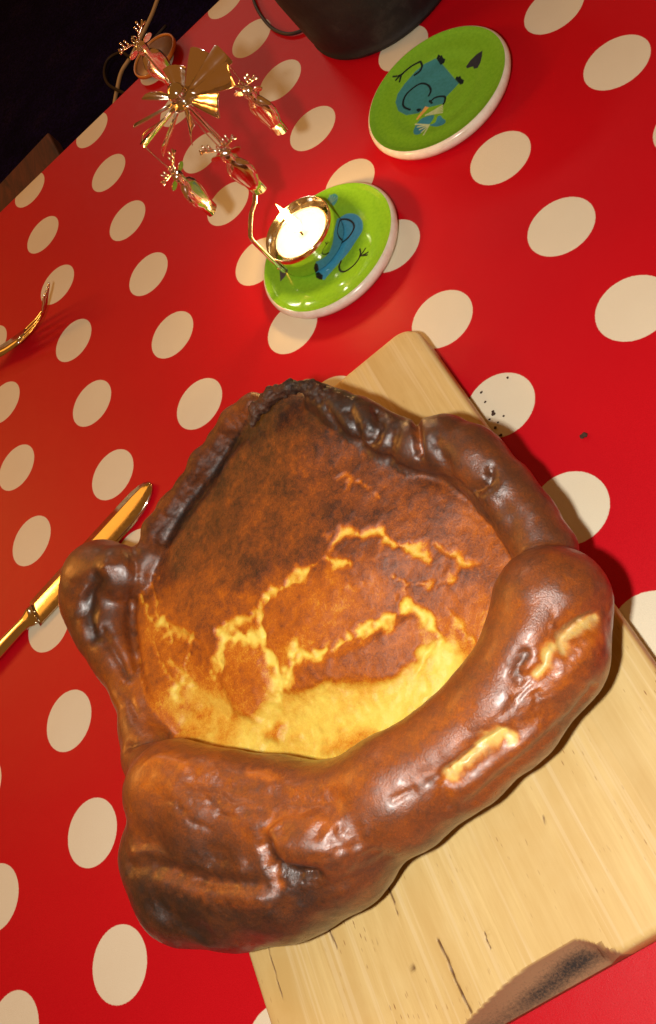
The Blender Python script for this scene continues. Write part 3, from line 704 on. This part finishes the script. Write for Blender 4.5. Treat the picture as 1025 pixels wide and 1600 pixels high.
pud = empty('baked_pudding', (1.5, -6.3, BT)); tag(pud, 'big golden brown batter pudding with a rolled crust, on the chopping board', 'pudding')
pm = pudding_mat('baked_batter', False)
fr = roll[Q].mean(1) >= .5
for name, sel in (('crust_rim', fr), ('soft_middle', ~fr)):
    q = Q[sel]; used = np.unique(q); remap = np.full(len(V), -1); remap[used] = np.arange(len(used))
    me = big_mesh(name, V[used], remap[q])
    vcol(me, 'bake', C[used]); vcol(me, 'wet', np.c_[wet[used], matte[used], crumbm[used]])
    me.normals_split_custom_set_from_vertices([tuple(v) for v in N[used]])
    o = link(name, me, pm, pud)
    tag(o, 'rolled dark brown crust with pale splits' if name == 'crust_rim' else 'mottled brown middle breaking open to moist yellow batter')

# crumbs on the cloth
crumb_px = [(912, 680, .022, 'largest dark crumb lying alone on the red cloth right of the board'), (771, 647, .013, 'biggest of the dark crumbs on the cream dot beside the board'), (793, 590, .009, 'dark crumb nearest the far edge of the cream dot beside the board'), (733, 622, .008, 'dark crumb on the red cloth between board edge and cream dot'), (782, 680, .012, 'dark crumb at the near edge of the cream dot beside the board'), (752, 613, .010, None), (758, 628, .009, None), (770, 643, .010, None), (787, 650, .008, None), (774, 668, .010, None), (765, 655, .008, None), (778, 660, .007, None)]
base_me = None
for k, (px, py, r, lab) in enumerate(crumb_px):
    bm = bmesh.new(); bmesh.ops.create_icosphere(bm, subdivisions=2, radius=1)
    for v in bm.verts: v.co *= 1 + random.uniform(-.3, .3); v.co = Vector((v.co.x * r * U, v.co.y * r * U * .8, v.co.z * r * U * .6))
    me = bpy.data.meshes.new('crumb'); bm.to_mesh(me); bm.free()
    o = link('crumb', me, m_crumb); p = at(px, py, r * .5); o.location = Vector(p) * U
    tag(o, lab or 'one of the tiny dark crumbs inside the cream dot beside the board', 'crumb', 'crumbs beside the board')

# ------------------------------------------------------------------ coasters: shallow dishes with a printed bird
CR, CT_, DISH = .615, .135, .064
def dish_z(r): return CT_ - .004 - DISH * (1 - (np.clip(r, 0, CR) / (CR - .03)) ** 2)
def coaster(cpx, cpy, label, shapes):
    c = at(cpx, cpy, .10); cx, cy = c[0], c[1]
    root = empty('coaster', (cx, cy, 0)); tag(root, label, 'coaster', 'green ceramic coasters')
    prof = [(.0, .006), (CR - .12, .006), (CR - .06, .012), (CR - .02, .040), (CR, .085), (CR - .004, .115), (CR - .016, CT_ - .004), (CR - .028, CT_)]
    V, F = lathe(prof, 128, cx, cy); link('dish', mesh('dish', V, F), m_glaze_white, root)
    n = 230
    a = np.linspace(-1, 1, n + 1); A, B = np.meshgrid(a, a, indexing='ij'); A = A.ravel(); B = B.ravel()
    X = A * np.sqrt(1 - B * B / 2); Y = B * np.sqrt(1 - A * A / 2); R0 = CR - .027
    X *= R0; Y *= R0; rr = np.hypot(X, Y)
    th = np.arctan2(Y, X)
    Z = dish_z(rr) + .0022 * np.sin(rr * 34) * np.exp(-((rr - .35) / .25) ** 2) + .004 * sstep(R0 - .05, R0, rr)
    col_ = np.tile(np.array([.20, .48, .024]), (len(X), 1)); P = np.c_[X + cx, Y + cy]
    ring = sstep(R0 - .10, R0 - .01, rr)[:, None]; col_ = col_ * (1 - .0 * ring)
    fz = lambda x, y: float(dish_z(np.hypot(x - cx, y - cy)))
    tp = lambda pts: np.array([at_iter(x, y, fz)[:2] for x, y in pts])
    for kind, pts, colour, wpx in shapes:
        if kind == 'fill': m = 1 - sstep(-.004, .004, poly_sdf(P, tp(smooth_path(pts + [pts[0]], 5))))
        elif kind == 'poly': m = 1 - sstep(-.004, .004, poly_sdf(P, tp(pts)))
        else: m = 1 - sstep(wpx * .0035, wpx * .0035 + .008, pdist(P, tp(smooth_path(pts, 5))))
        col_ = col_ * (1 - m[:, None]) + np.array(colour) * m[:, None]
    i = (np.arange(n)[:, None] * (n + 1) + np.arange(n)[None]).ravel()
    me = big_mesh('glazed_face', np.c_[P, Z], np.c_[i, i + n + 1, i + n + 2, i + 1]); vcol(me, 'print', col_)
    link('glazed_face', me, m_print, root)
    return root
BLUE = (.05, .25, .30); DK = (.010, .018, .020); LB = (.05, .27, .42)
Z2 = lambda L: [(560 + x / 4.271, 30 + y / 4.271) for x, y in L]
coaster(682, 143, 'empty green coaster printed with a blue bird, beside the dark pot', [
    ('poly', Z2([(515, 262), (560, 300), (640, 395), (672, 425), (640, 460), (588, 515), (575, 560), (520, 575), (455, 590), (400, 628), (320, 640), (265, 610), (248, 555), (262, 500), (310, 430), (380, 350), (440, 300), (480, 280)]), BLUE, 0),
    ('poly', Z2([(520, 262), (535, 235), (548, 245), (556, 238), (566, 258), (580, 265), (572, 292), (548, 305)]), DK, 0), ('poly', Z2([(645, 400), (655, 380), (668, 385), (680, 378), (688, 396), (706, 408), (700, 430), (680, 438)]), DK, 0),
    ('line', Z2([(415, 285), (425, 310), (410, 345), (375, 372)]), DK, 1.6), ('line', Z2([(410, 285), (360, 310), (320, 340), (285, 372)]), DK, 1.6),
    ('line', Z2([(288, 368), (260, 378), (232, 382)]), DK, 1.2), ('line', Z2([(288, 368), (265, 388), (250, 405)]), DK, 1.2), ('line', Z2([(288, 368), (280, 395), (275, 418)]), DK, 1.2), ('line', Z2([(288, 368), (300, 360)]), DK, 1.2),
    ('line', Z2([(345, 605), (305, 585), (298, 550), (320, 500), (370, 455), (420, 430), (465, 440), (483, 475), (470, 510)]), DK, 1.5), ('line', Z2([(480, 552), (510, 525), (550, 515), (578, 520), (575, 550), (560, 575)]), DK, 1.5), ('line', Z2([(475, 545), (490, 560)]), DK, 1.5),
    ('fill', Z2([(385, 605), (400, 595), (420, 600), (400, 620)]), DK, 0), ('poly', Z2([(445, 582), (470, 588), (395, 672), (385, 668)]), (.78, .45, .12), 0),
    ('fill', Z2([(385, 700), (430, 660), (500, 640), (500, 665), (470, 705), (420, 760), (380, 770), (368, 745)]), LB, 0),
    ('fill', Z2([(465, 705), (510, 690), (530, 650), (550, 645), (560, 660), (580, 675), (570, 700), (520, 715)]), LB, 0)] +
    [('line', Z2([(450, 640), (560, 575 + 12 * k)]), (.55, .70, .40), .8) for k in range(5)] + [('line', Z2([(470, 705), (380 + 14 * k, 700 + 18 * k)]), (.55, .70, .40), .8) for k in range(5)] +
    [('poly', Z2([(828, 210), (790, 235), (745, 275), (718, 315), (725, 328), (750, 318), (765, 315), (770, 330), (795, 325), (815, 290), (825, 250)]), (.035, .035, .05), 0)])
Z1 = lambda L: [(390 + x / 4.271, 270 + y / 4.271) for x, y in L]
LBL = (.05, .30, .52)
coaster(512, 389, 'green coaster with a blue bird print, under the burning candle holder', [
    ('fill', Z1([(600, 300), (650, 272), (710, 278), (750, 320), (752, 380), (720, 440), (660, 530), (590, 610), (520, 690), (490, 712), (440, 650), (500, 560), (560, 450)]), LBL, 0),
    ('poly', Z1([(440, 672), (460, 660), (475, 672), (490, 685), (485, 715), (465, 712), (445, 700)]), DK, 0), ('line', Z1([(430, 640), (450, 620), (470, 615)]), DK, 2),
    ('line', Z1([(600, 312), (650, 310), (690, 335), (695, 375), (660, 430), (590, 490), (520, 590), (470, 630)]), DK, 1.3),
    ('line', Z1([(610, 590), (598, 625), (608, 655), (640, 655), (690, 620), (720, 585), (738, 552)]), DK, 1.4), ('line', Z1([(735, 552), (740, 530), (735, 508)]), DK, 1.1), ('line', Z1([(735, 552), (755, 530), (772, 505)]), DK, 1.1), ('line', Z1([(735, 552), (765, 545), (790, 532)]), DK, 1.1), ('line', Z1([(735, 552), (765, 552), (785, 550)]), DK, 1.1),
    ('fill', Z1([(520, 175), (540, 150), (570, 140), (588, 160), (580, 195), (560, 220), (540, 200)]), (.06, .30, .35), 0),
    ('poly', Z1([(200, 650), (248, 668), (240, 690), (205, 726)]), (.06, .06, .07), 0)] + [('line', Z1([(540, 205), (535 + 16 * k, 150 + 6 * k)]), (.18, .40, .30), .8) for k in range(4)])

# ------------------------------------------------------------------ candle carousel
hub_p = at(285, 155, 1.78); cup_c = at(464, 357, .31); cxp, cyp = cup_c[0], cup_c[1]
SEAT = CT_ - .004 - DISH + .004                # dish level under the cup
CH = .315; CRD = .302
caro = empty('candle_carousel', (cxp, cyp, SEAT)); tag(caro, 'shiny spinning candle holder with a metal fan and dangling reindeer, on a green coaster', 'candle holder')
prof = [(0, SEAT + .006), (CRD - .03, SEAT + .006), (CRD - .008, SEAT + .014), (CRD, SEAT + .03), (CRD, CH - .01), (CRD - .006, CH), (CRD - .014, CH - .006), (CRD - .016, SEAT + .045), (CRD - .03, SEAT + .024), (0, SEAT + .02)]
link('cup', mesh('cup', *lathe(prof, 96, cxp, cyp)), m_cup, caro)
w0 = at(427, 416, .30); w1 = at(424, 412, .34); w2 = at(396, 380, .66); w3 = at(395, 368, .72)
d = np.array([w0[0] - cxp, w0[1] - cyp]); d /= np.linalg.norm(d)
def rp(r, z): return np.array([cxp + d[0] * r, cyp + d[1] * r, z])
hx, hy = hub_p[0], hub_p[1]
k1 = at(398, 315, .84)
arm = smooth_path([rp(CRD + .016, .18), rp(CRD + .018, .26), rp(CRD + .02, .40), rp(CRD + .02, .56), rp(CRD + .016, .62), rp(CRD - .01, .66), rp(CRD * .62, .745), k1 * .9 + np.array([hx, hy, .95]) * .1, np.array([hx, hy, 1.0]), np.array([hx, hy, 1.12]), np.array([hx, hy, 1.4]), np.array([hx, hy, 1.76])], 6)
link('wire_stand', mesh('wire_stand', *tube(arm, .017, 10)), m_chrome, caro)
rv = lathe([(0, .012), (.018, .01), (.022, 0), (.018, -.01), (0, -.012)], 16)
link('rivet', mesh('rivet', [(p[0] + cxp + d[0] * (CRD + .022), p[1] + cyp + d[1] * (CRD + .022), p[2] + .24) for p in rv[0]], rv[1]), m_chrome, caro)
# fan: hub, radial blades twisted
hubprof = [(0, 1.90), (.03, 1.895), (.055, 1.87), (.065, 1.84), (.055, 1.81), (.04, 1.795), (.075, 1.785), (.10, 1.775), (.10, 1.765), (.03, 1.755), (0, 1.755)]
fan = link('fan', mesh('fan', *lathe(hubprof, 40, hx, hy)), m_chrome, caro)
nb = 10
for k in range(nb):
    a = 2 * math.pi * (k + .3) / nb; ca, sa = math.cos(a), math.sin(a)
    V = []; tw = math.radians(38 + random.uniform(-9, 9))
    rows = [(.08, .016), (.12, .026), (.22, .048), (.32, .068), (.385, .078), (.40, .068)]
    for s in (0, 1):
        for r, wd in rows:
            for e in (-1, -.33, .33, 1):
                off = e * wd; zz = 1.770 + off * math.sin(tw) + .022 * (1 - e * e) + (.0035 if s else -.0035); of = off * math.cos(tw) 
                V.append((hx + ca * r - sa * of, hy + sa * r + ca * of, zz))
    F = []; n = len(rows) * 4
    for i in range(len(rows) - 1):
        for j in range(3):
            q = i * 4 + j; F.append((q + 1, q, q + 4, q + 5)); F.append((n + q, n + q + 1, n + q + 5, n + q + 4))
    rim_i = [i * 4 for i in range(len(rows))] + [(len(rows) - 1) * 4 + j for j in (1, 2, 3)] + [i * 4 + 3 for i in range(len(rows) - 2, -1, -1)] + [2, 1]
    for x, y in zip(rim_i, rim_i[1:] + rim_i[:1]): F.append((x, y, n + y, n + x))
    link('blade', mesh('blade', V, F), m_figure, fan)
# reindeer cut from plated sheet, hanging from thin arms
def ellipse(cx, cy, rx, ry, n=20): return [(cx + rx * math.cos(2 * math.pi * i / n), cy + ry * math.sin(2 * math.pi * i / n)) for i in range(n)]
def plate(poly, th, M4, dome=0.):
    n = len(poly); V = []; F = []
    fs = [1.0, .93, .8, .6, .35, .0] if dome else [1.0]
    for sg in (1, -1):
        o = len(V)
        for q in fs: V += [M4(x * q, y, sg * (th + dome * math.sqrt(max(0, 1 - q * q)) * min(1, abs(x) / .06 + .15))) if q > 0 else M4(0, y, sg * (th + dome * .9)) for x, y in poly]
        for k in range(len(fs) - 1):
            for i in range(n):
                a, b, c, d = o + k * n + i, o + k * n + (i + 1) % n, o + (k + 1) * n + (i + 1) % n, o + (k + 1) * n + i
                F.append((a, b, c, d) if sg > 0 else (d, c, b, a))
        if not dome: F.append(tuple(range(o, o + n)) if sg > 0 else tuple(range(o + n - 1, o - 1, -1)))
    o2 = len(fs) * n
    F += [(i, o2 + i, o2 + (i + 1) % n, (i + 1) % n) for i in range(n)]
    return V, F
body_half = [(0, .095), (.012, .10), (.020, 0), (.058, 0), (.062, .10), (.085, .15), (.098, .21), (.092, .27), (.062, .32), (.036, .345), (.048, .375), (.044, .415), (.025, .44), (0, .448)]
body = body_half + [(-x, y) for x, y in body_half[-2:0:-1]]
figs = [((245, 100), 1.38, .2), ((303, 300), 1.10, -.25), ((412, 172), 1.22, .35), ((378, 268), 1.12, 0)]
for (px, py), z, turn in figs:
    p = at(px, py, z); a = math.atan2(p[1] - hy, p[0] - hx) + turn
    nx_, ny_ = math.cos(a), math.sin(a); base = p - np.array([0, 0, .22])
    def M4(x, y, tt, nx_=nx_, ny_=ny_, base=base): return (base[0] - ny_ * x + nx_ * tt, base[1] + nx_ * x + ny_ * tt, base[2] + y)
    f = link('reindeer', mesh('reindeer', *plate(body, .006, M4, .030)), m_figure, caro)
    for sx in (-1, 1):
        lines = [[(.02 * sx, .44), (.05 * sx, .47), (.10 * sx, .485), (.145 * sx, .52)], [(.06 * sx, .475), (.065 * sx, .53)], [(.09 * sx, .483), (.10 * sx, .545)], [(.115 * sx, .497), (.155 * sx, .49)]]
        an = link('antler', mesh('antler', *merge(*[tube([M4(x, y, 0) for x, y in L], .0085, 6) for L in lines])), m_figure, f)
        er = link('ear', mesh('ear', *plate(ellipse(.085 * sx, .405, .042, .020), .005, M4), smooth=False), m_figure, f)
    tp_ = M4(0, .45, 0)
    ah = tube(smooth_path([(hx, hy, 1.74), (hx + (tp_[0] - hx) * .5, hy + (tp_[1] - hy) * .5, 1.72), (tp_[0], tp_[1], 1.66), (tp_[0], tp_[1], tp_[2])], 5), .0055, 6)
    link('arm', mesh('arm', *ah), m_chrome, caro)
    rg = []
    for q in range(17):
        an_ = 2 * math.pi * q / 16; rg.append((tp_[0] + .022 * math.cos(an_) * (-ny_), tp_[1] + .022 * math.cos(an_) * nx_, tp_[2] + .025 + .022 * math.sin(an_)))
    link('ring', mesh('ring', *tube(rg, .005, 6, False)), m_chrome, caro)
# tealight inside the cup
tl = empty('tealight', (cxp, cyp, SEAT + .022)); tag(tl, 'burning white tealight inside the shiny metal candle cup', 'candle')
link('tin', mesh('tin', *lathe([(0, SEAT + .024), (.235, SEAT + .024), (.243, SEAT + .035), (.243, .262), (.238, .266), (.234, .258), (.234, SEAT + .04), (0, SEAT + .034)], 64, cxp, cyp)), m_tin, tl)
link('wax', mesh('wax', *lathe([(0, .228), (.03, .227), (.12, .23), (.20, .234), (.225, .242), (.232, .248), (.232, SEAT + .045), (0, SEAT + .045)], 64, cxp, cyp)), m_wax, tl)
link('wick', mesh('wick', *tube([(cxp, cyp, .22), (cxp + .003, cyp, .27), (cxp + .010, cyp + .004, .30)], .008, 8)), m_wick, tl)
fp = [(0, .275), (.020, .285), (.036, .31), (.042, .34), (.038, .39), (.028, .46), (.014, .54), (0, .61)]
link('flame', mesh('flame', *lathe(fp, 24, cxp + .008, cyp + .003)), m_flame, tl)
lamp('candle_light', 'POINT', (cxp + .008, cyp + .003, .64), .20, (1.0, .55, .18), .006)

# ------------------------------------------------------------------ knife and fork
tip = at(236, 757, .05); bol = (at(42, 945, .05) + at(60, 972, .05)) / 2
kd = (bol - tip)[:2]; KL = np.linalg.norm(kd); kd /= KL; kn = np.array([-kd[1], kd[0]])
kn = kn if kn[1] < 0 else -kn                   # towards the viewer
def kpt(s, q, z): return (tip[0] + kd[0] * s + kn[0] * q, tip[1] + kd[1] * s + kn[1] * q, z)
knife = empty('table_knife', (tip[0], tip[1], 0)); tag(knife, 'shiny steel table knife lying on the red cloth, its blade partly under the pudding', 'knife')
secs = []
S = np.array([0, .006, .02, .05, .1, .2, .35, .6, .9, 1.2, KL - .05, KL])
for s in S:
    wfull = .150 * math.sqrt(max(0, min(1, 1 - (1 - min(s / .34, 1)) ** 2.3)))
    wt = wfull * (1 - .02 * max(0, (s - .4) / KL)); cen = .030 * (1 - min(s / .4, 1)) ** 2 * -1
    secs.append([kpt(s, cen - wt, .028), kpt(s, cen - wt * .5, .040), kpt(s, cen + wt * .1, .044), kpt(s, cen + wt * .7, .036), kpt(s, cen + wt, .024), kpt(s, cen + wt * .6, .014), kpt(s, cen - wt * .6, .014)])
def loft(secs, cap=True):
    n = len(secs[0]); V = [p for s in secs for p in s]; F = []
    for i in range(len(secs) - 1):
        for j in range(n): F.append((i * n + j, i * n + (j + 1) % n, (i + 1) * n + (j + 1) % n, (i + 1) * n + j))
    if cap: F.append(tuple(range(n - 1, -1, -1))); F.append(tuple((len(secs) - 1) * n + j for j in range(n)))
    return V, F
link('blade', mesh('blade', *loft(secs)), m_steel, knife)
secs = []
for s, wd, zt in [(KL - .01, .11, .05), (KL + .04, .105, .066), (KL + .09, .075, .070), (KL + .16, .068, .075), (KL + .6, .085, .085), (KL + 1.2, .105, .085), (KL + 1.5, .11, .075), (KL + 1.6, .08, .06)]:
    secs.append([kpt(s, wd * math.cos(t_) , .006 + zt / 2 + zt / 2 * math.sin(t_)) for t_ in np.linspace(0, 2 * math.pi, 16, endpoint=False)])
link('handle', mesh('handle', *loft(secs)), m_steel, knife)

f0 = at(26, 535, .06); f1 = at(78, 455, .30)
fd = (f1 - f0)[:2]; FL = np.linalg.norm(fd); fd /= FL; fn = np.array([-fd[1], fd[0]])
fork = empty('table_fork', (f0[0], f0[1], 0)); tag(fork, 'shiny steel fork with upturned tines on the red cloth', 'fork')
def fpt(s, q, z): return (f0[0] + fd[0] * s + fn[0] * q, f0[1] + fd[1] * s + fn[1] * q, z)
def fz(s):
    return np.interp(s, [-3, -1.5, -.7, -.35, -.1, .1, .3, .5, FL], [.06, .16, .17, .10, .045, .035, .06, .12, .30])
def strip(s0, s1, qf, th=.014, n=14):
    secs = []
    for s in np.linspace(s0, s1, n):
        a, b_ = qf(s); roll_ = -.66 * sstep(-.5, .05, s); z = fz(s) + .035 * sstep(-.5, .05, s); c = (a + b_) / 2
        dip = lambda q: .5 * q * q + roll_ * q * .5
        secs.append([fpt(s, a, z + dip(a)), fpt(s, c, z + th + dip(c)), fpt(s, b_, z + dip(b_)), fpt(s, c, z - th + dip(c))])
    return loft(secs)
def qh(s):
    wv = np.interp(s, [-3, -2.6, -1.5, -.55, -.35, -.15, 0, .12], [.10, .12, .075, .04, .06, .12, .145, .145]); return -wv, wv
link('handle', mesh('handle', *strip(-3.0, .12, qh, .02, 40)), m_steel, fork)
for k in range(4):
    q0 = -.145 + .025 + k * (.29 - .05) / 3
    def qt(s, q0=q0): wv = np.interp(s, [.09, .2, FL - .1, FL], [.034, .026, .017, .005]); return q0 - wv, q0 + wv
    link('tine', mesh('tine', *strip(.10, FL, qt, .013, 16)), m_steel, fork)

# ------------------------------------------------------------------ dark pot, cords, lacquered disc, chair
pc = np.array([4.20, -1.02]); PR = .76
pot = empty('cast_pot', (pc[0], pc[1], 0)); tag(pot, 'dark round cast metal pot standing behind the empty green coaster', 'pot')
link('pot_body', mesh('pot_body', *lathe([(0, .02), (PR - .06, .02), (PR - .01, .03), (PR, .05), (PR + .005, .07), (PR - .012, .085), (PR + .01, .16), (PR + .05, .6), (PR + .07, 1.15), (PR + .09, 1.2), (PR + .06, 1.22), (PR + .03, 1.18), (PR - .01, .6), (PR - .06, .10), (0, .09)], 96, pc[0], pc[1])), m_pot, pot)
for sg in (-1, 1):
    hp = smooth_path([(pc[0] + sg * (PR + .04), pc[1] + .25, 1.0), (pc[0] + sg * (PR + .25), pc[1] + .15, 1.04), (pc[0] + sg * (PR + .25), pc[1] - .15 + .3, 1.04), (pc[0] + sg * (PR + .04), pc[1] - .05, 1.0)], 6)
    link('handle', mesh('handle', *tube(hp, .05, 10)), m_pot, pot)
cp = smooth_path([at(x, y, .03) for x, y in [(385, -40), (398, 5), (412, 30), (428, 46), (448, 53), (466, 50), (478, 42), (490, 20)]], 6)
tag(link('cord', mesh('cord', *tube(cp, .017, 10)), m_black_cord), 'thin black cord looping on the red cloth left of the dark pot', 'cord')
cp = smooth_path([at(x, y, FLOOR + .05) for x, y in [(262, -40), (246, 0), (235, 28), (208, 83), (190, 112), (183, 140), (178, 168), (172, 210), (160, 260)]], 6)
tag(link('cable', mesh('cable', *tube(cp, .065, 10)), m_pale_cord), 'pale thin cable running over the dark floor beyond the table', 'cable')
cp = smooth_path([at(x, y, FLOOR + .16) for x, y in [(260, 40), (212, 88), (190, 82), (170, 92), (163, 112), (168, 130), (182, 140), (205, 150)]], 6)
tag(link('cable', mesh('cable', *tube(cp, .05, 10)), m_black_cord), 'black cable loop crossing the pale cable on the dark floor', 'cable')
dc = at(240, 86, .10)
disc = empty('lacquer_disc', (dc[0], dc[1], .05)); tag(disc, 'small brown round disc with an orange rim at the far table edge', 'disc')
rd = .285
link('rim', mesh('rim', *lathe([(rd - .022, .065), (rd - .02, .100), (rd - .008, .108), (rd, .10), (rd, .065), (rd - .022, .065)], 64, dc[0], dc[1])), m_rimgold, disc)
link('disc_face', mesh('disc_face', *lathe([(0, .06), (rd - .021, .06), (rd - .021, .088), (0, .088)], 64, dc[0], dc[1])), m_cork, disc)
zs = -3.7
A = at(75, 206, zs); B1 = at(30, 254, zs); B2 = at(96, 262, zs)
e1 = (B1 - A)[:2]; e1 /= np.linalg.norm(e1); e2 = np.array([-e1[1], e1[0]]); 
if e2 @ (B2 - A)[:2] < 0: e2 = -e2
chair = empty('wooden_chair', (A[0], A[1], FLOOR)); tag(chair, 'dark wooden chair seat corner just past the far table edge', 'chair')
SW = 5.0
def cpt(a, b_, z): return (A[0] + e1[0] * a + e2[0] * b_, A[1] + e1[1] * a + e2[1] * b_, z)
def cbox(a0, a1, b0, b1, z0, z1):
    V, F = box(a0, a1, b0, b1, z0, z1, .05); return [cpt(*v) for v in V], F
link('seat', mesh('seat', *cbox(0, SW, 0, SW, zs - .35, zs), smooth=False), m_chair, chair)
for a_, b_ in ((.1, .1), (SW - .6, .1), (.1, SW - .6), (SW - .6, SW - .6)):
    link('leg', mesh('leg', *cbox(a_, a_ + .45, b_, b_ + .45, FLOOR, zs - .352), smooth=False), m_chair, chair)
